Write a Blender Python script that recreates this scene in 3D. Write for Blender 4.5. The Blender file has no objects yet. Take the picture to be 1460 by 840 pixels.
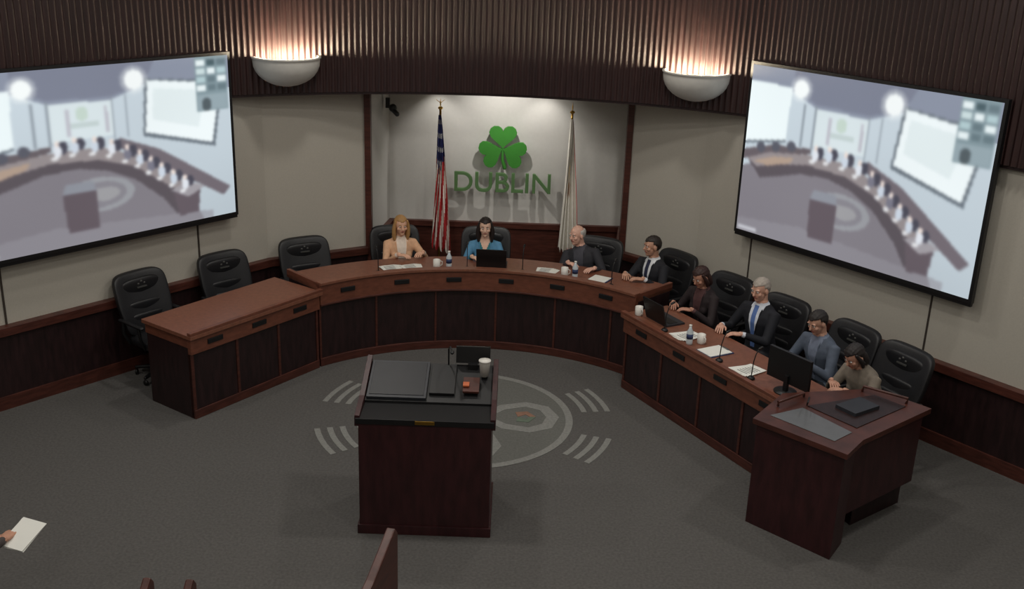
import bpy, bmesh, math, random
import numpy as np
from mathutils import Vector, Matrix, Euler
random.seed(7)
SC=bpy.context.scene
COL=SC.collection
try: SC.view_settings.view_transform='Standard'
except Exception: pass
V=Vector
def lin(c):
    r=[]
    for x in c:
        x/=255.0
        r.append(x/12.92 if x<=0.04045 else ((x+0.055)/1.055)**2.4)
    return r
# ------------------------------------------------------------ materials
def mat(name,c,rough=0.6,var=0.12,scale=12,metal=0,emit=0,bump=0,stretch=None,spec=None):
    m=bpy.data.materials.new(name);m.use_nodes=True
    nt=m.node_tree;b=nt.nodes['Principled BSDF']
    b.inputs['Roughness'].default_value=rough;b.inputs['Metallic'].default_value=metal
    if spec is not None: b.inputs['Specular IOR Level'].default_value=spec
    l=lin(c)
    tc=nt.nodes.new('ShaderNodeTexCoord');mp=nt.nodes.new('ShaderNodeMapping')
    if stretch: mp.inputs['Scale'].default_value=stretch
    no=nt.nodes.new('ShaderNodeTexNoise');no.inputs['Scale'].default_value=scale;no.inputs['Detail'].default_value=4
    cr=nt.nodes.new('ShaderNodeValToRGB')
    cr.color_ramp.elements[0].position=0.3;cr.color_ramp.elements[1].position=0.7
    cr.color_ramp.elements[0].color=[x*(1-var) for x in l]+[1]
    cr.color_ramp.elements[1].color=[min(1,x*(1+var)) for x in l]+[1]
    nt.links.new(tc.outputs['Object'],mp.inputs['Vector']);nt.links.new(mp.outputs[0],no.inputs['Vector'])
    nt.links.new(no.outputs['Fac'],cr.inputs[0]);nt.links.new(cr.outputs[0],b.inputs['Base Color'])
    if emit:
        nt.links.new(cr.outputs[0],b.inputs['Emission Color']);b.inputs['Emission Strength'].default_value=emit
        b.inputs['Base Color'].default_value=(0,0,0,1)
        for k in list(nt.links):
            if k.to_socket==b.inputs['Base Color']: nt.links.remove(k)
    if bump:
        bp=nt.nodes.new('ShaderNodeBump');bp.inputs['Strength'].default_value=bump;bp.inputs['Distance'].default_value=0.01
        nt.links.new(no.outputs['Fac'],bp.inputs['Height']);nt.links.new(bp.outputs[0],b.inputs['Normal'])
    return m
WOOD=mat('wood_mahogany',(76,40,32),0.4,0.35,3,stretch=(2,2,14))
WOODL=mat('wood_fascia',(112,66,50),0.38,0.2,4,stretch=(3,3,9))
WOODTOP=mat('wood_top',(126,80,62),0.35,0.15,4,stretch=(6,6,2))
WOODD=mat('wood_dark_panel',(38,21,22),0.45,0.4,3,stretch=(8,8,1.5))
WOODLEC=mat('wood_lectern',(54,24,26),0.4,0.3,3,stretch=(6,6,1.5))
SLAT=mat('wood_slats',(46,26,25),0.5,0.3,5,stretch=(6,6,0.6))
WALLM=mat('wall_fabric',(184,179,168),0.9,0.03,60,bump=0.05)
WALLA=mat('wall_alcove_paint',(200,198,193),0.85,0.02,30)
SEAM=mat('wall_panel_seam',(60,52,46),0.9)  # dark colour of the seams between wall panels
CARPET=mat('carpet',(93,91,89),1.0,0.16,45,bump=0.3,spec=0.1)
EMB=mat('carpet_inlay_light',(134,134,130),1.0,0.12,45,spec=0.1)
EMB2=mat('carpet_inlay_mid',(106,106,102),1.0,0.12,45,spec=0.1)
ORANGE=mat('carpet_inlay_orange',(140,108,92),1.0,spec=0.1)
BUTTON=mat('indicator_orange',(190,96,50),0.5)
GREENC=mat('carpet_inlay_green',(104,116,102),1.0,spec=0.1)
CEIL=mat('ceiling_paint',(150,145,135),0.9,0.03)
LEATHER=mat('leather_black',(25,25,28),0.45,0.2,8,bump=0.15)
CHEMB=mat('leather_emboss',(70,70,68),0.5)
BLACKP=mat('plastic_black',(16,16,18),0.45)
DKGREY=mat('plastic_dark_grey',(40,42,48),0.45)
GLASSD=mat('display_dark',(26,27,32),0.45)
CHROME=mat('metal_steel',(150,150,150),0.3,metal=1)
GOLD=mat('metal_brass',(190,150,70),0.3,metal=1)
PAPER=mat('paper',(235,235,228),0.8,0.02)
WHITE=mat('white_ceramic',(225,222,215),0.4,0.02)
PLASTER=mat('sconce_plaster',(198,196,190),0.7,0.04)
STONE=mat('laminate_grey',(98,100,102),0.3,0.06)
GREEN=mat('logo_green',(58,132,46),0.5,0.05)
LETTER=mat('letter_green_grey',(88,122,76),0.5,0.05)
RED=mat('flag_red',(178,36,40),0.8);BLUE=mat('flag_blue',(34,40,92),0.8);FWHITE=mat('flag_white',(226,222,212),0.8,0.04)
LAMP=mat('lamp_lens',(255,236,205),0.5,emit=3)
BOTTLE=mat('bottle_plastic',(205,215,220),0.15)
BLUEP=mat('blue_folder',(44,60,100),0.6)
# ------------------------------------------------------------ mesh builder
class MB:
    def __init__(s): s.v=[];s.f=[];s.m=[];s.s=[];s.mats=[];s.M=Matrix.Identity(4)
    def mi(s,m):
        if m not in s.mats: s.mats.append(m)
        return s.mats.index(m)
    def add(s,vs,fs,m,smooth=False):
        o=len(s.v);s.v+=[s.M@V(p) for p in vs];k=s.mi(m)
        for f in fs: s.f.append([o+i for i in f]);s.m.append(k);s.s.append(smooth)
    def box(s,c,d,m,R=None):
        R=R or Matrix.Identity(3)
        vs=[V(c)+R@V((x*d[0]/2,y*d[1]/2,z*d[2]/2)) for x in(-1,1) for y in(-1,1) for z in(-1,1)]
        s.add(vs,[(0,1,3,2),(4,6,7,5),(0,4,5,1),(2,3,7,6),(0,2,6,4),(1,5,7,3)],m)
    def prism(s,poly,z0,z1,m,z1b=None):
        n=len(poly)
        vs=[(p[0],p[1],z0) for p in poly]+[(p[0],p[1],z1) for p in poly]
        s.add(vs,[list(range(n))[::-1],list(range(n,2*n))]+[(i,(i+1)%n,n+(i+1)%n,n+i) for i in range(n)],m)
    def strip(s,a,b,z0,z1,m):
        n=len(a)
        vs=[(p[0],p[1],z0) for p in a]+[(p[0],p[1],z0) for p in b]+[(p[0],p[1],z1) for p in a]+[(p[0],p[1],z1) for p in b]
        fs=[]
        for i in range(n-1):
            fs+=[(i,i+1,n+i+1,n+i),(2*n+i,3*n+i,3*n+i+1,2*n+i+1),(i,2*n+i,2*n+i+1,i+1),(n+i,n+i+1,3*n+i+1,3*n+i)]
        fs+=[(0,n,3*n,2*n),(n-1,3*n-1,4*n-1,2*n-1)]
        s.add(vs,fs,m)
    def loft(s,rings,m,smooth=True,cap=True):
        n=len(rings[0]);vs=[p for r in rings for p in r];fs=[]
        for k in range(len(rings)-1):
            for i in range(n): fs.append((k*n+i,k*n+(i+1)%n,(k+1)*n+(i+1)%n,(k+1)*n+i))
        if cap: fs+=[list(range(n))[::-1],list(range((len(rings)-1)*n,len(rings)*n))]
        s.add(vs,fs,m,smooth)
    def tube(s,pts,rad,m,seg=10,flat=1.0,up=None,round_=True):
        pts=[V(p) for p in pts]
        if not hasattr(rad,'__len__'): rad=[rad]*len(pts)
        P=[];Rr=[]
        if round_:
            d=(pts[0]-pts[1]).normalized()
            for q in (0.98,0.75,0.4): P.append(pts[0]+d*rad[0]*q);Rr.append(rad[0]*math.sqrt(1-q*q))
        P+=pts;Rr+=list(rad)
        if round_:
            d=(pts[-1]-pts[-2]).normalized()
            for q in (0.4,0.75,0.98): P.append(pts[-1]+d*rad[-1]*q);Rr.append(rad[-1]*math.sqrt(1-q*q))
        rings=[];pu=V(up) if up else None
        for i,p in enumerate(P):
            t=(P[min(i+1,len(P)-1)]-P[max(i-1,0)]).normalized()
            if pu is None: pu=V((0,0,1)) if abs(t.z)<0.9 else V((1,0,0))
            a=t.cross(pu)
            if a.length<1e-4: a=t.cross(V((0.3,1,0.1)))
            a.normalize();b=a.cross(t).normalized();pu=b
            rings.append([p+a*math.cos(2*math.pi*k/seg)*Rr[i]+b*math.sin(2*math.pi*k/seg)*Rr[i]*flat for k in range(seg)])
        s.loft(rings,m)
    def lathe(s,prof,m,c=(0,0,0),seg=24,a0=0,a1=360,smooth=True):
        full=abs(a1-a0)>=359.9;n=seg if full else seg+1
        vs=[];fs=[]
        for r,z in prof:
            for k in range(n):
                a=math.radians(a0+(a1-a0)*k/seg);vs.append((c[0]+r*math.cos(a),c[1]+r*math.sin(a),c[2]+z))
        for j in range(len(prof)-1):
            for k in range(seg):
                k2=(k+1)%n if full else k+1
                fs.append((j*n+k,j*n+k2,(j+1)*n+k2,(j+1)*n+k))
        s.add(vs,fs,m,smooth)
    def sell(s,c,h,m,e=1.0,R=None,nu=20,nv=12,smooth=True,fn=None):
        R=R or Matrix.Identity(3);vs=[];fs=[]
        def pw(x,e): return math.copysign(abs(x)**e,x)
        for j in range(nv+1):
            ph=-math.pi/2+math.pi*j/nv
            for i in range(nu):
                th=2*math.pi*i/nu
                p=V((pw(math.cos(ph),e)*pw(math.cos(th),e)*h[0],pw(math.cos(ph),e)*pw(math.sin(th),e)*h[1],pw(math.sin(ph),e)*h[2]))
                if fn: p=fn(p)
                vs.append(V(c)+R@p)
        for j in range(nv):
            for i in range(nu): fs.append((j*nu+i,j*nu+(i+1)%nu,(j+1)*nu+(i+1)%nu,(j+1)*nu+i))
        s.add(vs,fs,m,smooth)
    def mesh(s,name,loc=(0,0,0)):
        me=bpy.data.meshes.new(name);L=V(loc)
        me.from_pydata([p-L for p in s.v],[],s.f)
        for m in s.mats: me.materials.append(m)
        me.polygons.foreach_set('material_index',s.m);me.polygons.foreach_set('use_smooth',s.s)
        bm=bmesh.new();bm.from_mesh(me);bmesh.ops.recalc_face_normals(bm,faces=bm.faces);bm.to_mesh(me);bm.free()
        return me
    def done(s,name,loc=(0,0,0),bevel=0):
        o=bpy.data.objects.new(name,s.mesh(name,loc));o.location=loc;COL.objects.link(o)
        if bevel:
            b=o.modifiers.new('bevel','BEVEL');b.width=bevel;b.segments=2;b.limit_method='ANGLE'
        return o
def inst(name,me,x,y,z,yaw,s=1):
    o=bpy.data.objects.new(name,me);o.location=(x,y,z);o.rotation_euler=(0,0,yaw);o.scale=(s,s,s);COL.objects.link(o);return o
def yawof(d): return math.atan2(-d[0],d[1])
def off(pl,d):
    out=[]
    for i,p in enumerate(pl):
        a=V(pl[max(i-1,0)]);b=V(pl[min(i+1,len(pl)-1)])
        if 0<i<len(pl)-1:
            t1=(V(p)-a).normalized();t2=(b-V(p)).normalized();n1=V((-t1.y,t1.x));n2=V((-t2.y,t2.x));n=(n1+n2).normalized();k=1/max(0.5,n.dot(n1))
        else:
            t=(b-a).normalized();n=V((-t.y,t.x));k=1
        out.append((p[0]+n.x*d*k,p[1]+n.y*d*k))
    return out
# ------------------------------------------------------------ room shell
m=MB();m.box((-0.4,6.2,-0.1),(15.4,15.6,0.2),CARPET);m.done('floor')
m=MB();m.box((-0.4,6.2,5.3),(15.4,15.6,0.2),CEIL);m.done('ceiling')
LW=[(-7.6,-1),(-7.6,6.0),(-2.85,11.7),(-1.74,12.35)]
RW=[(1.32,12.5),(2.12,11.77),(6.63,6.0),(6.63,-1)]
m=MB();m.strip(LW,off(LW,0.15),0,5.2,WALLM)
def onL(y,o=0.0):
    x=-7.6+(y-6)*(4.75/5.7);n=V((5.7,-4.75)).normalized();return (x+n.x*o,y+n.y*o)
def onR(y,o=0.0):
    x=6.63-(y-6)*(4.51/5.77);n=V((-5.77,-4.51)).normalized();return (x+n.x*o,y+n.y*o)
def seam(m,p,d,z0,z1):
    n=V((-d[1],d[0]));t=V(d)
    a=V(p);m.prism([a-t*.009-n*.01,a+t*.009-n*.01,a+t*.009+n*.006,a-t*.009+n*.006],z0,z1,SEAM)
dl=V((4.75,5.7)).normalized();dr=V((-4.51,5.77)).normalized()
for y in (9.35,11.0): seam(m,onL(y),dl,.8,2.8)
m.done('wall_left')
m=MB();m.strip(RW,off(RW,0.15),0,5.2,WALLM)
for y in (11.15,9.42): seam(m,onR(y),dr,.8,2.8)
m.done('wall_right')
AL=[(-1.74,12.35),(-1.62,13.25),(1.42,13.25),(1.32,12.5)]
m=MB();m.strip(AL,off(AL,0.12),0,5.2,WALLA)
m.done('wall_alcove')
m=MB();m.box((-0.48,-1.1,2.6),(14.4,.2,5.2),WALLM);m.done('wall_rear')
for nm,pl in (('left',LW[:3]+[(-1.80,12.32)]),('right',[(1.37,12.46)]+RW[1:])):
    m=MB();m.strip(pl,off(pl,-0.05),0,0.74,WOODD);m.done('wall_wainscot_'+nm)
    m=MB();m.strip(pl,off(pl,-0.09),0.74,0.83,WOOD);m.done('trim_1' if nm=='left' else 'trim_2',bevel=.006)
    m=MB();q=off(pl,-0.05);m.strip(q,off(pl,-0.075),0,0.13,WOOD);m.done('baseboard_'+nm)
m=MB();pl=[(-1.72,12.45),(-1.62,13.25),(1.42,13.25),(1.34,12.6)]
m.strip(pl,off(pl,-0.04),0,0.86,WOOD);m.strip(pl,off(pl,-0.07),0.86,0.93,WOOD);m.done('trim_3')
m=MB();m.box((-1.76,12.34,1.4),(.07,.12,2.8),WOOD);m.box((1.33,12.50,1.4),(.07,.12,2.8),WOOD);m.done('trim_4')
# slatted soffit drum
path=[(-7.45,-1),(-7.45,6.05)]
for i in range(0,25):
    y=6.05+(11.05-6.05)*i/24;path.append(onL(y,.06))
cx,cy,rr=-.37,6.8,5.2
for i in range(61):
    a=math.radians(-33+66*i/60);path.append((cx+rr*math.sin(a),cy+rr*math.cos(a)))
for i in range(0,25):
    y=11.05-(11.05-6.05)*i/24;path.append(onR(y,.06))
path+=[(6.5,-1)]
pp=[V(p) for p in path];L=[0]
for i in range(1,len(pp)): L.append(L[-1]+(pp[i]-pp[i-1]).length)
def at(s):
    for i in range(1,len(L)):
        if s<=L[i]: 
            k=(s-L[i-1])/max(1e-6,L[i]-L[i-1]);return pp[i-1].lerp(pp[i],k),(pp[i]-pp[i-1]).normalized()
    return pp[-1],(pp[-1]-pp[-2]).normalized()
ribs=[];s=6.0;k=0
while s<L[-1]-6.0:
    p,t=at(s);n=V((t.y,-t.x))
    ribs.append(p+n*(0.03 if (k//2)%2 else 0.012));
    s+=0.024 if k%2 else 0.008
    k+=1
m=MB()
n=len(ribs);vs=[(q.x,q.y,2.77) for q in ribs]+[(q.x,q.y,5.2) for q in ribs]
m.add(vs,[(i,i+1,n+i+1,n+i) for i in range(n-1)],SLAT)
bp=[p for p in path[2:-1]]
m.strip(bp,off(bp,0.05),2.74,5.2,WOODD)
m.done('wall_soffit')
m=MB()
arc=[(cx+rr*math.sin(math.radians(a)),cy+rr*math.cos(math.radians(a))) for a in range(-33,34,3)]
m.prism(arc+[(1.6,12.3),(1.5,13.2),(-1.7,13.2),(-1.9,12.2)],2.80,2.88,CEIL);m.done('ceiling_alcove')
# ------------------------------------------------------------ dais
CX,CY=-.36,8.76
def ap(r,a): a=math.radians(a);return (CX+r*math.sin(a),CY+r*math.cos(a))
def arcs(r,a0=-44,a1=44,st=2): 
    n=max(1,int(abs(a1-a0)/st));return [ap(r,a0+(a1-a0)*i/n) for i in range(n+1)]
ZC=.90
m=MB()
m.strip(arcs(2.43),arcs(2.48),0,.70,WOODD)
m.strip(arcs(2.39),arcs(2.44),.70,.93,WOODL)
m.strip(arcs(2.41),arcs(2.44),0,.09,WOOD)
m.strip(arcs(2.42),arcs(3.04),.86,ZC,WOODTOP)
m.strip(arcs(2.37),arcs(2.47),.93,.96,WOODTOP)
m.strip(arcs(2.44),arcs(2.465),ZC,.93,WOODL)
m.strip(arcs(2.378),arcs(2.40),.70,.72,WOOD)
for a in (-44,-28,-12,4,20,36,43.4):
    m.strip(arcs(2.42,a,a+.6,1),arcs(2.49,a,a+.6,1),0,.70,WOOD)
for a in (-44,43.2): m.strip(arcs(2.44,a,a+.8,1),arcs(3.00,a,a+.8,1),0,.86,WOODD);m.strip(arcs(2.40,a,a+.8,1),arcs(3.04,a,a+.8,1),.86,.95,WOODL)
for a in (-36,-21,-7,7,21,35): m.strip(arcs(2.375,a-2,a+2,1),arcs(2.40,a-2,a+2,1),.81,.86,BLACKP)
m.done('curved_dais_desk',bevel=.004)
def desk(name,f0,f1,w,side,panels,z,ew=None):
    m=MB();f0=V(f0);f1=V(f1);t=(f1-f0).normalized();n=V((-t.y,t.x))*side
    L=(f1-f0).length
    def q(u0,u1,v0,v1): return [f0+t*u0+n*v0,f0+t*u1+n*v0,f0+t*u1+n*v1,f0+t*u0+n*v1]
    m.prism(q(0,L,0,w),z-.04,z,WOODTOP)
    m.prism(q(0,L,0,.05),z,z+.03,WOODL)
    m.prism(q(0.02,L-.02,.03,.08),z-.20,z-.04,WOODL)
    m.prism(q(0.03,L-.03,.06,.10),0,z-.20,WOODD)
    m.prism(q(0.03,L-.03,.045,.06),0,.09,WOOD)
    for k in range(panels+1):
        u=.03+(L-.09)*k/panels;m.prism(q(u,u+.03,.05,.1),0,z-.20,WOOD)
    for u in (.03,L-.07):
        m.prism(q(u,u+.04,.06,w-.03),0,z-.04,WOODD)
        m.prism(q(u-.008,u+.048,.05,w-.02),z-.14,z-.04,WOODL)
    for k in range(panels):
        u=.03+(L-.06)*(k+.5)/panels;m.prism(q(u-.09,u+.09,.02,.035),z-.14,z-.09,BLACKP)
    m.done(name,bevel=.004)
desk('side_desk',(-2.97,9.08),(-1.99,10.47),.74,1,3,.87)
ZS=.83
desk('side_desk',(1.13,10.24),(2.38,8.04),.60,1,4,ZS)
# ------------------------------------------------------------ clerk podium
m=MB()
col=[(1.99,7.63),(2.54,7.10),(2.70,7.34),(2.86,7.80),(2.35,8.05)]
m.prism(col,0,.90,WOODLEC)
wing=[(2.70,7.34),(3.42,7.92),(3.12,8.24),(2.50,7.95)]
m.prism(wing,.27,.90,WOODLEC)
m.prism([(2.85,7.62),(3.38,8.02),(3.14,8.2),(2.75,7.9)],0,.27,WOODD)
m.prism([(1.95,7.62),(2.54,7.05),(2.73,7.30),(3.48,7.92),(3.13,8.29),(2.30,8.12)],.90,.945,WOOD)
m.prism([(2.10,7.68),(2.50,7.26),(2.68,7.42),(2.40,7.84)],.945,.95,STONE)
m.prism([(2.45,7.88),(2.74,7.50),(3.27,7.93),(3.08,8.14)],.945,.952,WOODD)
m.tube([(2.20,7.85,.96),(2.19,7.82,1.0),(2.45,8.02,1.0),(2.46,8.05,.96)],.012,WOOD)
m.tube([(3.0,8.22,.95),(3.0,8.2,1.0),(3.3,7.98,1.0),(3.3,8.0,.95)],.012,WOOD)
m.box((2.67,7.42,.78),(.03,.03,.1),GOLD)
m.tube([(2.45,7.9,.95),(2.43,7.8,1.06),(2.38,7.66,1.08)],.007,BLACKP,8)
m.box((2.85,7.86,.966),(.30,.2,.03),DKGREY,Matrix.Rotation(.6,3,'Z'))
m.done('clerk_podium',bevel=.005)
# ------------------------------------------------------------ lectern
m=MB();x0,x1=-1.15,-.11
m.box(((x0+x1)/2,7.62,.48),(x1-x0-.02,.72,.96),WOODLEC)
m.box(((x0+x1)/2,7.62,.04),(x1-x0+.01,.75,.08),WOODLEC)
m.box(((x0+x1)/2,7.40,.98),(x1-x0+.02,.30,.045),BLACKP)
for x in (x0,x1):
    vs=[(x-.02,7.27,.93),(x-.02,8.04,.93),(x-.02,8.04,1.2),(x-.02,7.55,1.06),(x-.02,7.27,1.02)]
    vs+=[(a+.04,b,c) for a,b,c in vs];m.add(vs,[(0,1,2,3,4),(9,8,7,6,5)]+[(i,(i+1)%5,5+(i+1)%5,5+i) for i in range(5)],WOODLEC)
vs=[(x0,7.55,.96),(x1,7.55,.96),(x1,8.02,.96),(x0,8.02,.96),(x0,7.55,1.02),(x1,7.55,1.02),(x1,8.02,1.15),(x0,8.02,1.15)]
m.add(vs,[(3,2,1,0),(4,5,6,7),(0,1,5,4),(1,2,6,5),(2,3,7,6),(3,0,4,7)],BLACKP)
Rx=Matrix.Rotation(math.atan2(.13,.47),3,'X')
m.box((-.885,7.785,1.095),(.47,.46,.03),DKGREY,Rx)
m.box((-.885,7.785,1.112),(.43,.41,.006),GLASSD,Rx)
m.box((-.53,7.80,1.10),(.20,.36,.03),BLACKP,Rx)
m.box((-.30,8.02,1.24),(.28,.03,.14),BLACKP,Matrix.Rotation(-.15,3,'X'))
m.box((-.30,8.0,1.15),(.08,.10,.06),BLACKP)
m.box((-.63,7.245,.985),(.15,.006,.03),GOLD)
m.box((-.30,7.72,1.10),(.13,.18,.02),WOOD,Rx)
m.box((-.34,7.70,1.115),(.05,.05,.015),BUTTON,Rx)
m.tube([(-.5,8.0,1.14),(-.5,7.98,1.3),(-.48,7.88,1.36),(-.46,7.80,1.35)],.007,BLACKP)
m.sell((-.46,7.79,1.35),(.016,.03,.016),BLACKP)
m.done('lectern',bevel=.005)
m=MB();m.lathe([(0,0),(.028,0),(.038,.10),(.04,.105),(.036,.105),(.027,.01),(0,.01)],WHITE);m.lathe([(0,.104),(.041,.104),(.041,.115),(0,.118)],WHITE)
CUP=m.mesh('paper_cup');inst('paper_cup',CUP,-.20,7.86,1.125,0,1.2)
# ------------------------------------------------------------ floor emblem
m=MB();EC=(-.42,9.40)
def ring(r0,r1,a0,a1,z,mt,c=EC,n=None):
    n=n or max(2,int(abs(a1-a0)/4))
    a=[(c[0]+r0*math.cos(math.radians(a0+(a1-a0)*i/n)),c[1]+r0*math.sin(math.radians(a0+(a1-a0)*i/n))) for i in range(n+1)]
    b=[(c[0]+r1*math.cos(math.radians(a0+(a1-a0)*i/n)),c[1]+r1*math.sin(math.radians(a0+(a1-a0)*i/n))) for i in range(n+1)]
    m.strip(a,b,0,z,mt)
ring(.001,1.06,0,360,.002,EMB2);ring(.99,1.06,0,360,.004,EMB)
for base in (20,-26,160,206):
    for r in (1.17,1.29,1.41): ring(r,r+.055,base-11,base+11,.004,EMB)
for q in range(4):
    an=math.radians(q*90+3)
    def tp(u,v): return (EC[0]+u*math.cos(an)-v*math.sin(an),EC[1]+u*math.sin(an)+v*math.cos(an))
    outer=[(.12,0),(.35,.26),(.62,.34),(.84,.24),(.93,0),(.84,-.24),(.62,-.34),(.35,-.26),(.12,0)]
    inner=[(.24,0),(.40,.16),(.61,.23),(.75,.15),(.80,0),(.75,-.15),(.61,-.23),(.40,-.16),(.24,0)]
    m.strip([tp(*p) for p in outer],[tp(*p) for p in inner],0,.005,EMB)
    m.strip([tp(*p) for p in [(.5,.10),(.62,.12),(.70,0)]],[tp(*p) for p in [(.52,0),(.60,.05),(.64,0)]],0,.006,ORANGE)
    m.strip([tp(*p) for p in [(.5,-.10),(.62,-.12),(.70,0)]],[tp(*p) for p in [(.52,0),(.60,-.05),(.64,0)]],0,.006,GREENC)
m.done('carpet_emblem')
# ------------------------------------------------------------ projection screens (a picture of the room, stored per vertex)
NX,NY=220,140
def paint():
    img=np.zeros((NY,NX,3));yy,xx=np.mgrid[0:NY,0:NX];U=(xx+.5)/NX;Vv=(yy+.5)/NY
    def poly(pts,c,a=1.0):
        ins=np.zeros(U.shape,bool);n=len(pts)
        for i in range(n):
            x1,y1=pts[i];x2,y2=pts[(i+1)%n]
            cond=((y1>Vv)!=(y2>Vv))&(U<(x2-x1)*(Vv-y1)/((y2-y1) or 1e-9)+x1);ins^=cond
        img[ins]=img[ins]*(1-a)+np.array(c)*a
    def ell(u,v,a,b,c,al=1.0):
        k=((U-u)/a)**2+((Vv-v)/b)**2<1;img[k]=img[k]*(1-al)+np.array(c)*al
    img[:]=(200,213,222)
    img*= (1.03-.10*Vv)[...,None]
    poly([(0,0),(1,0),(1,.20),(.86,.15),(.66,.13),(.53,.20),(.31,.19),(.18,.11),(0,.12)],(138,146,164))
    poly([(.2,.0),(.7,.0),(.66,.12),(.53,.18),(.31,.17),(.2,.10)],(114,118,136),.6)
    poly([(0,.09),(.195,.10),(.19,.40),(0,.45)],(240,251,253))
    poly([(0,.45),(.19,.40),(.19,.415),(0,.465)],(110,120,130))
    poly([(.66,.10),(.97,.15),(.925,.55),(.64,.43)],(105,115,125));poly([(.67,.11),(.96,.165),(.915,.525),(.65,.41)],(243,252,254))
    poly([(.69,.16),(.90,.20),(.86,.42),(.68,.34)],(226,238,240),.8)
    poly([(.31,.19),(.53,.20),(.53,.40),(.31,.40)],(218,230,234))
    for u in (.305,.53,.255,.58): poly([(u,.18),(u+.007,.18),(u+.007,.42),(u,.42)],(140,150,160))
    ell(.425,.26,.022,.04,(198,216,206));poly([(.38,.31),(.48,.31),(.48,.335),(.38,.335)],(196,210,210))
    for u in (.37,.505): poly([(u,.23),(u+.010,.23),(u+.014,.38),(u,.38)],(190,190,200))
    for k in (1.5,1.25,1.0):
        cc=(250,255,255);al=.25 if k>1 else 1
        ell(.235,.10,.033*k,.050*k,cc,al);ell(.62,.10,.035*k,.055*k,cc,al)
    poly([(0,.60),(.1,.54),(.3,.50),(.5,.52),(.66,.62),(.80,.80),(.86,1),(0,1)],(128,124,132))
    poly([(0,.92),(.3,.88),(.9,.95),(.9,1),(0,1)],(146,144,152),.6)
    poly([(0,.50),(.14,.44),(.31,.42),(.31,.45),(.12,.50),(0,.56)],(100,92,98));poly([(.55,.42),(.70,.52),(.98,.82),(.95,.87),(.66,.58),(.55,.48)],(112,104,112))
    poly([(.02,.55),(.12,.49),(.30,.455),(.48,.46),(.62,.54),(.74,.68),(.84,.82),(.83,.92),(.75,.93),(.70,.82),(.60,.68),(.50,.60),(.40,.565),(.28,.57),(.17,.62),(.09,.65)],(88,81,88))
    poly([(.02,.55),(.12,.49),(.30,.455),(.48,.46),(.62,.54),(.74,.68),(.84,.82),(.80,.83),(.70,.72),(.60,.60),(.47,.53),(.30,.515),(.16,.55),(.07,.59)],(148,140,142))
    poly([(.05,.56),(.14,.51),(.24,.49),(.22,.53),(.12,.57)],(176,154,138))
    poly([(.74,.80),(.85,.80),(.84,.94),(.76,.95)],(98,88,96));poly([(.73,.78),(.80,.74),(.87,.79),(.80,.84)],(160,156,162))
    ell(.46,.73,.13,.10,(152,154,160));ell(.46,.73,.10,.075,(134,132,140));ell(.48,.73,.055,.04,(156,156,160))
    poly([(.33,.70),(.45,.70),(.45,.92),(.34,.92)],(96,86,94));poly([(.345,.64),(.44,.64),(.45,.70),(.33,.70)],(140,144,154))
    rs=random.Random(3)
    for u,v in ((.33,.44),(.39,.43),(.46,.44),(.52,.465),(.575,.51),(.62,.55),(.66,.60),(.70,.645),(.745,.70),(.79,.745)):
        ell(u+.02,v-.005,.016,.035,(70,70,84));ell(u,v+.01,.014,.035,(rs.choice([(225,230,238),(120,120,135),(205,215,228)])));ell(u,v-.03,.008,.017,(236,222,215))
        ell(u-.012,v+.05,.012,.012,(245,248,250),.8)
    for u,v in ((.08,.47),(.15,.45),(.22,.43)): ell(u,v,.02,.03,(86,88,100))
    poly([(.86,.0),(.99,.0),(.99,.33),(.86,.33)],(130,150,158))
    for i in range(4):
        for j in range(3):
            c=rs.choice([(70,92,100),(180,205,210),(206,224,226),(102,122,130),(235,246,248)]);u=.865+j*.042;v=.02+i*.05
            poly([(u,v),(u+.036,v),(u+.036,v+.04),(u,v+.04)],c)
    poly([(.865,.23),(.985,.23),(.985,.32),(.865,.32)],(150,168,176));ell(.90,.29,.02,.04,(80,92,98))
    poly([(.01,.965),(.10,.965),(.10,.985),(.01,.985)],(225,228,235),.7)
    for _ in range(3):
        b=img.copy();b[1:-1,1:-1]=(img[1:-1,1:-1]*2+img[:-2,1:-1]+img[2:,1:-1]+img[1:-1,:-2]+img[1:-1,2:])/6;img=b
    return np.clip(img,0,255)
IMG=paint()
SCRM=bpy.data.materials.new('projected_picture');SCRM.use_nodes=True
nt=SCRM.node_tree;b=nt.nodes['Principled BSDF'];at_=nt.nodes.new('ShaderNodeAttribute');at_.attribute_name='picture'
no=nt.nodes.new('ShaderNodeTexNoise');no.inputs['Scale'].default_value=1.2;mr=nt.nodes.new('ShaderNodeMapRange');mr.inputs['To Min'].default_value=.85;mr.inputs['To Max'].default_value=1.05
nt.links.new(no.outputs['Fac'],mr.inputs['Value']);nt.links.new(mr.outputs[0],b.inputs['Emission Strength']);nt.links.new(at_.outputs['Color'],b.inputs['Emission Color'])
b.inputs['Base Color'].default_value=(.02,.02,.02,1);b.inputs['Roughness'].default_value=.8
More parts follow.
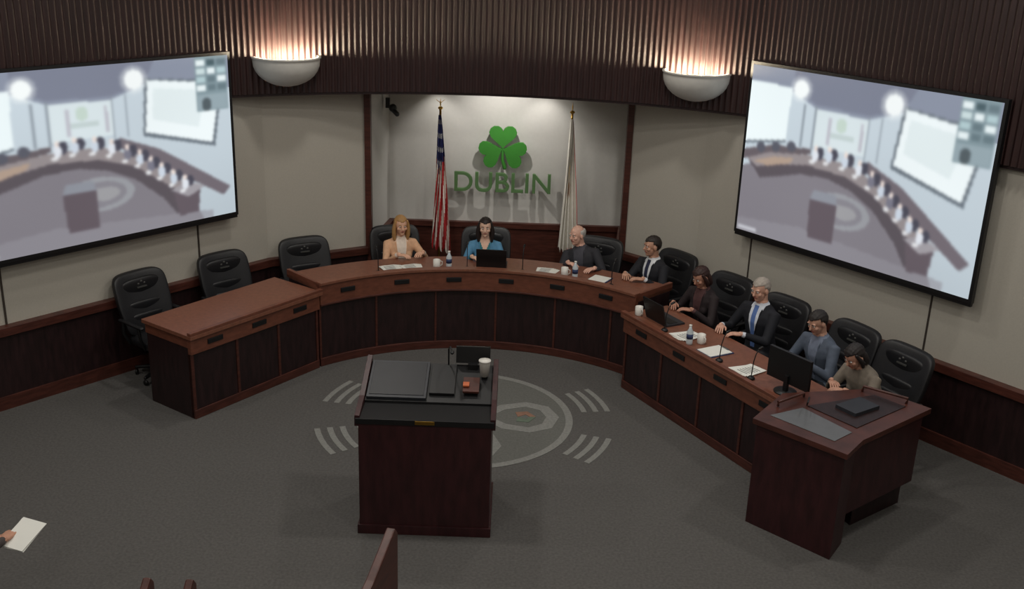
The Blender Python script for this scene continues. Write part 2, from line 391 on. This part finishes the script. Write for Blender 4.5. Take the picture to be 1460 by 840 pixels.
def screen(name,a,b,z0,z1):
    a=V(a);b=V(b);t=(b-a).normalized();n=V((t.y,-t.x));W=(b-a).length;H=z1-z0
    m=MB()
    def P(u,v,o): p=a+t*(u*W)+n*o;return (p.x,p.y,z1-v*H)
    def slab(u0,v0,u1,v1,o0,o1,mt):
        vs=[P(u,v,o) for o in(o0,o1) for u,v in((u0,v0),(u1,v0),(u1,v1),(u0,v1))]
        m.add(vs,[(3,2,1,0),(4,5,6,7),(0,1,5,4),(1,2,6,5),(2,3,7,6),(3,0,4,7)],mt)
    slab(-.012,-.018,1.012,1.022,-.05,0,BLACKP)
    slab(-.01,1.022,1.01,1.04,-.045,-.01,BLACKP)
    for u in (.2,.8): slab(u-.01,.5,u+.01,.9,-.09,-.05,BLACKP)
    v0=len(m.v)
    vs=[P(i/(NX-1),j/(NY-1),.003) for j in range(NY) for i in range(NX)]
    m.add(vs,[(j*NX+i,j*NX+i+1,(j+1)*NX+i+1,(j+1)*NX+i) for j in range(NY-1) for i in range(NX-1)],SCRM)
    o=m.done(name);me=o.data
    at=me.color_attributes.new('picture','FLOAT_COLOR','POINT')
    c=IMG/255.0;c=np.where(c<=.04045,c/12.92,((c+.055)/1.055)**2.4)
    arr=np.zeros((len(me.vertices),4));arr[:,3]=1;arr[v0:v0+NX*NY,:3]=c.reshape(-1,3)
    at.data.foreach_set('color',arr.ravel())
screen('projection_screen',(-4.90,8.98),(-3.06,11.19),1.51,3.20)
screen('projection_screen',(2.42,11.13),(4.10,8.99),1.54,3.30)
# ------------------------------------------------------------ sconces
def sconce(a):
    a=math.radians(a);x=cx+(rr-.035)*math.sin(a);y=cy+(rr-.035)*math.cos(a)
    m=MB();pr=[]
    R=.36
    for i in range(9):
        th=math.radians(90*i/8);pr.append((R*math.sin(th),-R*.75*math.cos(th)))
    pr.append((R,.03));pr.append((R+.012,.035));pr.append((R+.012,.05));pr.append((R-.025,.05))
    for i in range(8,-1,-1):
        th=math.radians(90*i/8);pr.append(((R-.03)*math.sin(th),-(R*.75-.03)*math.cos(th)))
    m.lathe(pr,PLASTER,seg=24,a0=180,a1=360)
    m.tube([(-.12,-.13,-.06),(.12,-.13,-.06)],.02,LAMP)
    o=bpy.data.objects.new('wall_sconce',m.mesh('wall_sconce'));o.location=(x,y,3.12);o.rotation_euler=(0,0,-a);COL.objects.link(o)
    for dx in (-.2,0,.2):
        l=bpy.data.lights.new('sconce_lamp','POINT');l.energy=20;l.color=(1,.84,.60);l.shadow_soft_size=.04
        lo=bpy.data.objects.new('sconce_lamp',l);lo.location=o.matrix_basis@V((dx,-.15,.03));COL.objects.link(lo)
sconce(-24.5);sconce(26.0)
# ------------------------------------------------------------ logo
m=MB()
def heart(cx_,cz,ang,s,y0,y1):
    pts=[]
    for i in range(24):
        t=2*math.pi*i/24
        hx=.066*16*math.sin(t)**3;hz=.062*(13*math.cos(t)-5*math.cos(2*t)-2*math.cos(3*t)-math.cos(4*t))+1.0
        a=math.radians(ang);px=hx*math.cos(a)+hz*math.sin(a);pz=-hx*math.sin(a)+hz*math.cos(a)
        pts.append((cx_+px*s,cz+pz*s))
    n=len(pts);vs=[(p[0],y0,p[1]) for p in pts]+[(p[0],y1,p[1]) for p in pts]
    m.add(vs,[list(range(n)),list(range(n,2*n))[::-1]]+[(i,(i+1)%n,n+(i+1)%n,n+i) for i in range(n)],GREEN)
for a in (0,112,-112): heart(-.18,1.92,a,.165,13.08,13.12)
m.tube([(-.18,13.1,1.9),(-.18,13.1,1.78),(-.15,13.1,1.68)],[.018,.02,.026],GREEN)
for x,z in ((-.18,2.02),(-.3,1.85),(-.06,1.85)): m.tube([(x,13.1,z),(x,13.25,z)],.01,CHROME,round_=False)
m.done('shamrock_sign')
fc=bpy.data.curves.new('dublin_letters','FONT');fc.body='DUBLIN';fc.size=.42;fc.extrude=.02;fc.bevel_depth=.004;fc.align_x='CENTER'
to=bpy.data.objects.new('tmp',fc);COL.objects.link(to);bpy.context.view_layer.update()
me=bpy.data.meshes.new_from_object(to.evaluated_get(bpy.context.evaluated_depsgraph_get()));COL.objects.unlink(to);bpy.data.objects.remove(to)
me.materials.clear();me.materials.append(LETTER)
wd=max(v.co.x for v in me.vertices)-min(v.co.x for v in me.vertices);me.name='dublin_letters'
o=bpy.data.objects.new('dublin_letters',me);o.rotation_euler=(math.pi/2,0,0);o.location=(-.17,13.08,1.37);o.scale=(1.22/wd,.85,1);COL.objects.link(o)
# ------------------------------------------------------------ flags
BROWNF=mat('flag_bear_brown',(190,165,145),0.8)
def flag(name,x,y,kind):
    m=MB()
    m.lathe([(0,0),(.16,0),(.16,.03),(.05,.06),(.02,.12),(0,.12)],GOLD,seg=24)
    m.tube([(0,0,.1),(0,0,2.42)],.014,GOLD,round_=False)
    m.sell((0,0,2.44),(.03,.03,.02),GOLD)
    m.tube([(0,0,2.45),(0,0,2.50),(0,0,2.56)],[.012,.022,.003],GOLD,flat=.4)
    if kind=='us':
        for sg in (-1,1): m.tube([(0,0,2.50),(sg*.05,0,2.54)],[.012,.006],GOLD,flat=.4)
    NS,NT=56,30;vs=[];z0,z1=2.36,.72
    for j in range(NT+1):
        t=j/NT;w=.05+.19*t**.8
        for i in range(NS+1):
            s=i/NS;ph=s*2*math.pi*4.5
            px=(s-.42)*w+.015*math.sin(3*t+5*s);py=-.02-(.012+.05*t)*(1-math.cos(ph))*.7-.015*math.sin(7*t+s*3)
            vs.append((px,py,z0+(z1-z0)*t-.10*s*(t)+.03*math.sin(ph)*t))
    cols={}
    for j in range(NT):
        for i in range(NS):
            s=i/NS;t=j/NT
            if kind=='us':
                if t<.42-.25*abs(s-.4): c=FWHITE if ((i%6)in(2,3) and j%3==1) else BLUE
                else: c=RED if int(s*7+t*5)%2 else FWHITE
            else:
                c=RED if (s>.95 or (t>.95 and s>.5)) else FWHITE
                if .35<s<.6 and .45<t<.55: c=BROWNF
            cols.setdefault(c,[]).append((j*(NS+1)+i,j*(NS+1)+i+1,(j+1)*(NS+1)+i+1,(j+1)*(NS+1)+i))
    o0=len(m.v);m.v+=[V(p) for p in vs]
    for c,fl in cols.items():
        k=m.mi(c)
        for f in fl: m.f.append([o0+q for q in f]);m.m.append(k);m.s.append(True)
    o=m.done(name);o.location=(x,y,0);return o
flag('american_flag',-.95,12.88,'us')
flag('state_flag',.66,12.90,'ca')
m=MB();m.box((-1.60,12.95,2.47),(.05,.05,.12),BLACKP);m.sell((-1.53,12.88,2.42),(.05,.05,.05),BLACKP);m.tube([(-1.53,12.88,2.40),(-1.47,12.80,2.36)],.03,DKGREY);m.done('security_camera')
# ------------------------------------------------------------ office chair
def chair_mesh():
    m=MB()
    for k in range(5):
        a=2*math.pi*k/5+.3;d=V((math.cos(a),math.sin(a),0))
        m.tube([V((0,0,.12)),d*.28+V((0,0,.085))],[.028,.018],BLACKP,8)
        m.sell(d*.28+V((0,0,.032)),(.018,.032,.032),BLACKP,R=Matrix.Rotation(a,3,'Z'),nu=12,nv=8)
    m.tube([(0,0,.10),(0,0,.36)],.028,CHROME);m.box((0,0,.37),(.24,.26,.035),BLACKP)
    m.sell((0,.02,.43),(.26,.25,.055),LEATHER,.45,nu=28)
    def bend(p): 
        p=p.copy();p.y+=.45*p.x*p.x-.10*(p.z/.32);p.x*=1-.12*max(0,-p.z/.32);return p
    m.sell((0,-.27,.77),(.305,.042,.31),LEATHER,.34,nu=40,nv=20,fn=bend)
    for z in (.62,.74): m.sell((0,-.245-(z-.77)*.31,z),(.21,.03,.055),LEATHER,.6,nu=24)
    m.sell((0,-.285,.94),(.22,.030,.085),LEATHER,.6,nu=24)
    m.tube([(0,-.05,.37),(0,-.26,.40),(0,-.29,.60)],.022,BLACKP,flat=.6)
    for sg in (-1,1):
        m.tube([(sg*.25,.10,.40),(sg*.31,.13,.52),(sg*.31,.10,.64)],.016,BLACKP)
        m.tube([(sg*.25,-.16,.40),(sg*.31,-.17,.52),(sg*.31,-.16,.64)],.016,BLACKP)
        m.tube([(sg*.31,-.20,.655),(sg*.31,.16,.655)],.026,LEATHER,flat=.7)
    for k in (-1,0,1): m.sell((k*.035,-.278,.965+(.022 if k==0 else 0)),(.022,.03,.018),CHEMB,nu=10,nv=6)
    m.box((0,-.268,.93),(.11,.05,.014),CHEMB)
    return m.mesh('office_chair')
CH=chair_mesh()
# ------------------------------------------------------------ people
def remesh(mb,vox,it):
    me=mb.mesh('t');o=bpy.data.objects.new('t',me);COL.objects.link(o)
    r=o.modifiers.new('r','REMESH');r.mode='VOXEL';r.voxel_size=vox
    sm=o.modifiers.new('s','SMOOTH');sm.iterations=it;sm.factor=.5
    bpy.context.view_layer.update()
    dg=bpy.context.evaluated_depsgraph_get();e=bpy.data.meshes.new_from_object(o.evaluated_get(dg))
    vs=[v.co.copy() for v in e.vertices];fs=[list(p.vertices) for p in e.polygons]
    bpy.data.objects.remove(o);bpy.data.meshes.remove(e);bpy.data.meshes.remove(me);return vs,fs
def segd(p,a,b):
    ab=b-a;t=max(0,min(1,(p-a).dot(ab)/ab.length_squared));return (p-(a+ab*t)).length,t
MC={}
def cm(n,c,r=.8):
    k=(n,c)
    if k not in MC: MC[k]=mat(n,c,r,.1,25)
    return MC[k]
EYEW=mat('eye_white',(225,220,215),.3);EYED=mat('eye_iris',(40,28,22),.3);LIPS=mat('lips',(150,82,76),.6)
def ik(S,W,l1,l2,pole):
    d=W-S
    if d.length>(l1+l2)*.985: W=S+d.normalized()*(l1+l2)*.985;d=W-S
    L=d.length;u=d/L;a=(l1*l1-l2*l2+L*L)/(2*L);h=math.sqrt(max(0,l1*l1-a*a))
    p=(pole-u*pole.dot(u)).normalized();return S+u*a+p*h,W
def hand(m,W,d,n,side,sk,curl=.5,s=1.0):
    d=d.normalized();n=(n-d*n.dot(d)).normalized();x=d.cross(n)*side
    R=Matrix((x,d,n)).transposed()
    m.sell(W+d*.05*s,(.040*s,.052*s,.016*s),sk,.8,R=R,nu=14,nv=8)
    for k,(ox,ln) in enumerate(((.029,.070),(.010,.080),(-.010,.074),(-.029,.058))):
        b=W+d*.088*s+x*ox*s;pts=[b-d*.02*s];cur=b;pts.append(cur);ang=.12
        for q,fr in enumerate((.45,.32,.23)):
            ang+=curl*(.5+.25*q);dd=d*math.cos(ang)-n*math.sin(ang)+x*ox*2.2;cur=cur+dd.normalized()*ln*fr*s;pts.append(cur)
        m.tube(pts,[.0095*s,.0092*s,.0085*s,.0078*s,.0065*s],sk,8)
    b=W+d*.022*s+x*.028*s
    m.tube([b,b+(x*.6+d*.7-n*.2).normalized()*.038*s,b+(x*.6+d*.7-n*.2).normalized()*.038*s+(x*.15+d-n*.4).normalized()*.032*s],[.013*s,.0105*s,.008*s],sk,8)
def person(name,x,y,face,top,shirt=None,tie=None,skin=(205,160,135),hair=(40,30,26),style='short',lean=8,side=0,twist=0,
           hy=0,hp=10,hr=0,wl=None,wr=None,w=1.0,s=1.0,deskz=.90,pants=(34,34,40),collar='v',fem=False):
    SK=cm('skin',skin,.55);TP=cm('jacket_cloth',top);SH=cm('shirt_cloth',shirt or top);TI=cm('tie_cloth',tie or shirt or top);PN=cm('trousers_cloth',pants);HR=cm('hair',hair,.6);SHOE=cm('shoe_leather',(20,18,18),.4)
    hz=.565
    T=Matrix.Translation((0,0,hz))@Matrix.Rotation(math.radians(-lean),4,'X')@Matrix.Rotation(math.radians(side),4,'Y')@Matrix.Rotation(math.radians(twist),4,'Z')
    Ti=T.inverted()
    b=MB()
    rings=[]
    for z,rx,ry,yo in ((-.115,.09,.07,0),(-.10,.145,.11,0),(-.02,.178,.135,0),(.08,.165,.125,.005),(.18,.152,.115,.008),(.28,.162,.118,.012),(.37,.178,.122,.01),(.44,.178,.112,0),(.485,.150,.092,-.005),(.52,.10,.075,-.01),(.55,.064,.062,-.01),(.585,.056,.056,-.005)):
        rings.append([T@V((math.copysign(abs(math.cos(a))**.85,math.cos(a))*rx*w,math.copysign(abs(math.sin(a))**.85,math.sin(a))*ry+yo,z)) for a in [2*math.pi*i/24 for i in range(24)]])
    b.loft(rings,TP)
    segs=[]
    for sg,wt in ((-1,wl),(1,wr)):
        S=T@V((sg*.178*w,0,.455))
        W=V(wt) if wt else V((sg*.15,.42,deskz/s+.035))
        E,W=ik(S,W,.285,.25,V((sg*.6,-.3,-1)))
        mid=S.lerp(E,.5)
        b.tube([T@V((sg*.12*w,0,.46)),S,mid,E],[.055,.064*w,.053*w,.044*w],TP,14)
        b.tube([E,E.lerp(W,.4),W],[.044*w,.042*w,.030],TP,14)
        b.tube([W-(W-E).normalized()*.03,W+(W-E).normalized()*.03],[.026,.024],SK,12)
        segs.append((E,W,'arm'))
        Hp=V((sg*.09,0,hz-.03));K=V((sg*.13,.43,hz-.045));An=V((sg*.12,.40,.10))
        b.tube([Hp,Hp.lerp(K,.5),K],[.092,.080,.062],PN,14)
        b.tube([K,K.lerp(An,.35),An],[.062,.058,.040],PN,14)
        b.tube([V((sg*.12,.38,.045)),V((sg*.125,.47,.045)),V((sg*.13,.56,.035))],[.045,.042,.030],SHOE,12)
    if fem:
        for sg in (-1,1): b.sell(T@V((sg*.07,.10,.33)),(.06,.045,.06),TP)
    vs,fs=remesh(b,.0105,5)
    m=MB();groups={}
    for f in fs:
        c=sum((vs[i] for i in f),V())/len(f);l=Ti@c
        mt=TP
        if c.z<.085: mt=SHOE
        elif (c.y>.13 and c.z<.66 and c.z<hz+.06) or l.z<.0: 
            mt=PN
        arm=False
        for E,W,_ in segs:
            d,t=segd(c,E,W)
            if d<.065:
                arm=True;mt=TP
                if t>=.999 and (c-W).dot((W-E).normalized())>.012: mt=SK
                elif t>.93 and shirt: mt=SH
        if not arm and l.y>.03 and l.z>.10 and mt is TP and shirt:
            wv=.012+.085*max(0,(l.z-.12)/.40)
            if abs(l.x)<wv*.8: mt=SH
            if tie and abs(l.x)<.022: mt=TI
        if l.z>.535 and abs(l.x)<.09: mt=SK if l.z>.56 else (SH if shirt else TP)
        if collar=='open' and not arm and l.y>.0 and l.z>.44 and abs(l.x)<.06*(l.z-.40)/.12: mt=SK
        groups.setdefault(id(mt),(mt,[]))[1].append(f)
    m.v=list(vs)
    for mt,fl in groups.values():
        k=m.mi(mt)
        for f in fl: m.f.append(f);m.m.append(k);m.s.append(True)
    for (E,W,_),sg in zip(segs,(-1,1)):
        d=(W-E);d.z*=.15;d.x-=sg*.06
        hand(m,W+d.normalized()*.01,d,V((0,0,1)),(-1 if sg>0 else 1),SK,.35)
    if shirt:
        for sg in (-1,1):
            m.tube([T@V((sg*.010,.128,.16)),T@V((sg*.05,.128,.34)),T@V((sg*.068,.085,.48)),T@V((sg*.062,.0,.545))],[.006,.013,.012,.008],TP,8,flat=.5)
    hc=T@V((0,.015,.69))
    Rh=Euler((math.radians(-hp),math.radians(hr),math.radians(hy)),'XYZ').to_matrix()
    Hm=Matrix.Translation(hc)@Rh.to_4x4()
    h=MB();h.M=Hm
    jw=.90 if fem else 1.0
    h.sell((0,-.012,.025),(.075,.094,.090),SK);h.sell((0,.022,-.035),(.060*jw,.064,.072),SK);h.sell((0,.055,-.085),(.027*jw,.026,.024),SK)
    h.sell((0,.03,-.075),(.047*jw,.045,.035),SK)
    h.tube([(0,.076,.022),(0,.092,-.006),(0,.100,-.020)],[.009,.011,.014*jw],SK,10)
    for sg in (-1,1):
        h.sell((sg*.077,-.008,-.008),(.010,.020,.032),SK);h.sell((sg*.038,.060,-.020),(.024,.021,.022),SK)
        if not fem: h.sell((sg*.03,.072,.032),(.026,.012,.008),SK)
    nb=Hm.inverted()@(T@V((0,-.01,.54)))
    h.tube([V((0,-.025,-.05)),nb],[.054*jw,.056],SK,16)
    hv,hf=remesh(h,.0048,3)
    o0=len(m.v);m.v+=hv;ks=m.mi(SK)
    for f in hf:
        m.f.append([o0+q for q in f]);m.m.append(ks);m.s.append(True)
    m.M=Hm
    for sg in (-1,1):
        m.sell((sg*.030,.0745,.010),(.013,.010,.007),EYEW,nu=12,nv=8);m.sell((sg*.030,.083,.010),(.0055,.003,.0055),EYED,nu=8,nv=6)
        m.tube([(sg*.016,.086,.030),(sg*.03,.085,.034),(sg*.046,.075,.029)],[.003,.004,.002],HR,6)
    m.tube([(-.022,.080,-.052),(0,.0885,-.050),(.022,.080,-.052)],[.003,.006,.003],LIPS,8)
    def hfn(p):
        d=V((p.x/.084,p.y/.104,p.z/.100))
        pull=False
        if style=='bald':
            if d.z>.38 or d.y>.15 or d.z<-.65: pull=True
        else:
            if d.y>.30 and d.z<.40+.15*(abs(d.x)): pull=True
            if style=='short' and d.y>-.15 and d.z<-.12: pull=True
            if d.y>.1 and d.z<.1: pull=True
            if d.z<-.72: pull=True
        q=p.copy()
        if pull: q*=.80
        else: q*=1+.02*math.sin(d.x*19+d.z*7)+.015*math.sin(d.y*23)
        return q
    m.sell((0,-.016,.026),(.084,.104,.100),HR,nu=48,nv=34,fn=hfn)
    if style=='long':
        m.sell((0,-.065,-.08),(.088,.050,.135),HR,.8)
        for sg in (-1,1): m.tube([(sg*.070,.02,.06),(sg*.082,.015,.02),(sg*.088,.010,-.04),(sg*.085,.015,-.12),(sg*.08,.02,-.17)],[.015,.02,.026,.028,.015],HR,12)
    if style=='bob':
        m.sell((0,-.060,-.055),(.085,.050,.10),HR,.8)
        for sg in (-1,1): m.tube([(sg*.070,.02,.06),(sg*.082,.01,.0),(sg*.085,.0,-.05),(sg*.08,.01,-.09)],[.015,.02,.025,.015],HR,12)
    m.M=Matrix.Identity(4)
    o=m.done(name);o.location=(x,y,0);o.rotation_euler=(0,0,yawof(face));o.scale=(s,s,s)
    return o
def seat(x,y,face,back=0.0):
    f=V(face).normalized();inst('office_chair',CH,x-f.x*back,y-f.y*back,0,yawof(face))
seat(-3.62,10.12,(.80,-.60));seat(-2.98,10.82,(.72,-.69));seat(-2.28,11.45,(.52,-.85))
fR=(-.873,-.487)
def toC(x,y): return (CX-x,CY+.0-y)
PE=[
 ('seated_woman',-1.36,12.03,toC(-1.36,12.03),dict(top=(222,176,140),shirt=(240,225,210),hair=(176,134,84),skin=(226,178,150),style='long',w=.88,s=.97,hy=4,hp=6,wl=(-.22,.38,.975),wr=(.10,.42,.975),pants=(60,50,50),fem=True)),
 ('seated_woman',-.34,12.08,(0,-1),dict(top=(86,140,176),shirt=(40,120,130),hair=(34,24,22),skin=(232,192,168),style='long',w=.86,s=.97,hp=4,collar='open',fem=True)),
 ('seated_man',.90,11.83,toC(.90,11.83),dict(top=(44,44,50),shirt=(70,70,78),hair=(190,186,180),skin=(224,178,158),style='bald',side=12,hy=-28,hp=6,hr=4,s=.98,wr=(.16,.36,.955),wl=(-.2,.40,.955))),
 ('seated_man',1.64,11.46,(-.80,-.60),dict(top=(26,27,34),shirt=(225,228,232),tie=(40,44,70),hair=(40,32,28),skin=(196,150,126),style='short',hy=-18,hp=6,s=.98,wl=(-.22,.40,.955),wr=(.06,.44,.955))),
 ('seated_woman',2.12,10.66,(-.80,-.60),dict(top=(40,30,32),hair=(52,30,26),skin=(190,140,118),style='bob',lean=18,side=-3,hp=26,w=.90,s=.96,deskz=ZS,shirt=(90,60,60),fem=True)),
 ('seated_man',2.55,9.99,(-.80,-.60),dict(top=(24,26,34),shirt=(222,228,238),tie=(90,120,180),hair=(170,160,150),skin=(212,164,142),style='short',lean=8,hp=14,s=1.0,wl=(-.10,.42,.865),wr=(.20,.40,.865),deskz=ZS)),
 ('seated_man',3.02,9.30,fR,dict(top=(86,96,112),shirt=(120,130,150),hair=(36,30,28),skin=(200,154,132),style='short',lean=16,hp=24,s=.97,deskz=ZS)),
 ('seated_woman',3.32,8.76,fR,dict(top=(128,118,106),hair=(34,28,28),skin=(198,150,128),style='bob',lean=30,hp=34,w=.93,s=.96,deskz=ZS,wl=(-.15,.55,.90),wr=(.10,.5,.90),fem=True))]
for nm,x,y,fc_,kw in PE:
    person(nm,x,y,fc_,**kw);seat(x,y,fc_,.03)
# ------------------------------------------------------------ desk items
m=MB();m.lathe([(0,0),(.035,0),(.035,.015),(.02,.03),(0,.03)],BLACKP,seg=16)
h=.28;m.tube([(0,0,.02),(0,.01,h*.6),(0,.03,h*.85),(0,.06,h)],.005,BLACKP,6);m.tube([(0,.06,h),(0,.09,h+.01)],.012,BLACKP,8)
MIC=m.mesh('gooseneck_microphone')
m=MB();m.box((0,0,.010),(.34,.23,.018),DKGREY);m.box((0,.005,.020),(.29,.10,.003),BLACKP)
R=Matrix.Rotation(math.radians(-15),3,'X');m.box((0,.145,.125),(.34,.012,.225),BLACKP,R);m.box((0,.137,.125),(.31,.004,.195),GLASSD,R)
for sx in (-.1,.1): m.tube([(sx-.02,.115,.018),(sx+.02,.115,.018)],.008,BLACKP,8)
LAP=m.mesh('laptop_computer')
m=MB();m.lathe([(0,0),(.031,0),(.032,.02),(.032,.13),(.014,.165),(.013,.185),(0,.185)],BOTTLE,seg=16);m.lathe([(.0315,.06),(.0325,.06),(.0325,.11),(.0315,.11)],BLUEP,seg=16);m.lathe([(.014,.185),(.015,.186),(.015,.2),(0,.2)],WHITE,seg=12)
BOT=m.mesh('water_bottle')
m=MB();m.lathe([(0,0),(.036,0),(.04,.01),(.04,.095),(.036,.095),(.036,.012),(0,.012)],WHITE,seg=20)
m.tube([(.038,0,.08),(.062,0,.07),(.062,0,.035),(.038,0,.02)],.006,WHITE,8);MUG=m.mesh('coffee_mug')
m=MB()
for i in range(4):
    R=Matrix.Rotation(.10*i-.15,3,'Z');m.box((.012*i,.006*i,.0015+.003*i),(.19,.25,.0028),PAPER,R)
for i in range(6): m.box((.04,.08-.03*i,.0138),(.12,.006,.0006),DKGREY,Matrix.Rotation(.15,3,'Z'))
PAP=m.mesh('paper_stack')
m=MB();m.box((0,0,.004),(.22,.29,.008),BLUEP);m.box((0,0,.011),(.20,.26,.005),PAPER);m.box((.0,.13,.016),(.09,.02,.008),CHROME);FOL=m.mesh('clipboard')
def onarc(nm,me,r,a,dy=0): 
    p=ap(r,a);inst(nm,me,p[0],p[1],ZC,math.radians(-a)+dy)
for a in (-26,-3.5,10.5,34): onarc('gooseneck_microphone',MIC,2.56,a)
onarc('laptop_computer',LAP,2.74,2.5,math.pi)
onarc('paper_stack',PAP,2.66,-21.5,math.pi);onarc('paper_stack',PAP,2.64,-16.5,math.pi+.1);onarc('clipboard',FOL,2.66,29.5,math.pi)
onarc('water_bottle',BOT,2.60,-8);onarc('coffee_mug',MUG,2.62,-11);onarc('water_bottle',BOT,2.58,24);onarc('coffee_mug',MUG,2.62,21)
onarc('paper_stack',PAP,2.66,16.5,math.pi)
f0=V((1.13,10.24));tt=(V((2.38,8.04))-f0).normalized();nn=V((.873,.487))
def onR2(nm,me,u,v,dy=0):
    p=f0+tt*u+nn*v;inst(nm,me,p.x,p.y,ZS,yawof((nn.x,nn.y))+dy)
onR2('coffee_mug',MUG,.12,.14);onR2('laptop_computer',LAP,.36,.30,math.pi);onR2('paper_stack',PAP,.78,.22)
onR2('water_bottle',BOT,.98,.12);onR2('coffee_mug',MUG,1.01,.24);onR2('clipboard',FOL,1.24,.22);onR2('paper_stack',PAP,1.70,.20)
for u in (.60,1.44,1.88): onR2('gooseneck_microphone',MIC,u,.11)
m=MB();m.lathe([(0,0),(.10,0),(.10,.012),(0,.012)],BLACKP,seg=20);m.box((0,0,.08),(.04,.03,.15),BLACKP)
m.box((0,.02,.22),(.46,.03,.28),BLACKP);m.box((0,.037,.22),(.43,.003,.25),GLASSD);MON=m.mesh('computer_monitor')
onR2('computer_monitor',MON,2.22,.20,.1)
# ------------------------------------------------------------ front row seating + reader
m=MB()
def pewend(m,xa,ya,xb,yb,w=.06,h=.92):
    a=V((xa,ya));t=(V((xb,yb))-a);L=t.length;t.normalize();n=V((t.y,-t.x))
    pr=[(0,0),(L,0),(L,h-.06),(L-.05,h),(L*.4,h-.14),(0,h-.20)];k=len(pr);vs=[]
    for o in (0,w):
        for u,z in pr: p=a+t*u+n*o;vs.append((p.x,p.y,z))
    m.add(vs,[list(range(k))[::-1],list(range(k,2*k))]+[(i,(i+1)%k,k+(i+1)%k,k+i) for i in range(k)],WOOD)
pewend(m,-.90,5.22,-.74,5.93)
m.box((-2.0,5.10,.43),(2.2,.44,.07),LEATHER);m.box((-2.0,4.86,.62),(2.2,.06,.36),WOODD)
pewend(m,-3.12,4.85,-3.12,5.35,h=.7)
for x in (-2.18,-1.92): pewend(m,x,4.95,x,5.50,w=.05,h=.78)
m.done('audience_bench',bevel=.01)
person('audience_member',-3.62,5.45,(.25,1),top=(70,62,60),hair=(60,50,44),skin=(190,140,115),wr=(.36,.40,.80),wl=(-.15,.36,.66),hp=20,hy=-15)
m=MB();m.box((-3.62,5.43,.43),(.6,.46,.07),LEATHER);m.box((-3.62,5.15,.70),(.6,.06,.5),WOODD)
for x in (-3.87,-3.37): m.box((x,5.4,.2),(.05,.4,.4),WOOD)
m.done('audience_seat',bevel=.01)
m=MB();m.box((-3.08,5.84,.80),(.18,.24,.004),PAPER,Euler((.30,.05,-.3)).to_matrix());m.box((-3.08,5.84,.794),(.18,.24,.003),PAPER,Euler((.32,.05,-.25)).to_matrix());m.done('sheet_of_paper')
# ------------------------------------------------------------ lights
def can(x,y,z,e,r=.16,c=(1,.96,.90),aim=None,spot=None,nm='alcove_or_added_can'):  # fixture and lamp, for alcove spots and the added ceiling fill
    m=MB();m.lathe([(r+.03,0),(r+.03,-.015),(r,-.015),(r-.01,.0),(r-.02,.0)],PLASTER,seg=20);m.lathe([(0,-.004),(r-.01,-.004)],LAMP,seg=20)
    o=bpy.data.objects.new(nm,m.mesh(nm));o.location=(x,y,z);COL.objects.link(o)
    if spot:
        l=bpy.data.lights.new('alcove_or_added_light','SPOT');l.spot_size=math.radians(spot);l.spot_blend=.7;l.shadow_soft_size=.02
    else:
        l=bpy.data.lights.new('alcove_or_added_light','AREA');l.shape='DISK';l.size=r*2
    l.energy=e;l.color=c
    lo=bpy.data.objects.new('alcove_or_added_light',l);lo.location=(x,y,z-.03);COL.objects.link(lo)
    if aim: lo.rotation_euler=V((aim[0]-x,aim[1]-y,aim[2]-z)).to_track_quat('-Z','Y').to_euler()
for x in (-4.5,-1.6,1.3,4.2):
    for y in (1.2,4.6,7.6): can(x,y,5.2,24 if y<7 else 31)  # out-of-view ceiling lamps, added as general fill for the room
for x in (-1.6,.9): can(x,10.0,5.2,26)  # same added fill, two more unseen lamps above the dais
can(-.18,12.45,2.80,38,.06,aim=(-.18,13.25,1.9),spot=120)
for x in (-1.0,.35): can(x,13.0,2.80,9,.06,aim=(x,13.1,1.4),spot=95)
# ------------------------------------------------------------ camera
p=math.radians(19.4);r=math.radians(2.0)
F=V((0,math.cos(p),-math.sin(p)));R0=V((1,0,0));U0=V((0,math.sin(p),math.cos(p)))
Rr=R0*math.cos(r)+U0*math.sin(r);Uu=-R0*math.sin(r)+U0*math.cos(r)
cam=bpy.data.cameras.new('camera');co=bpy.data.objects.new('camera',cam);COL.objects.link(co)
M=Matrix((Rr,Uu,-F)).transposed().to_4x4();M.translation=V((0,0,4.6));co.matrix_world=M
cam.lens=1506/1460*36
SC.camera=co
w=bpy.data.worlds.new('world');SC.world=w;w.use_nodes=True;w.node_tree.nodes['Background'].inputs[0].default_value=(.02,.02,.02,1)
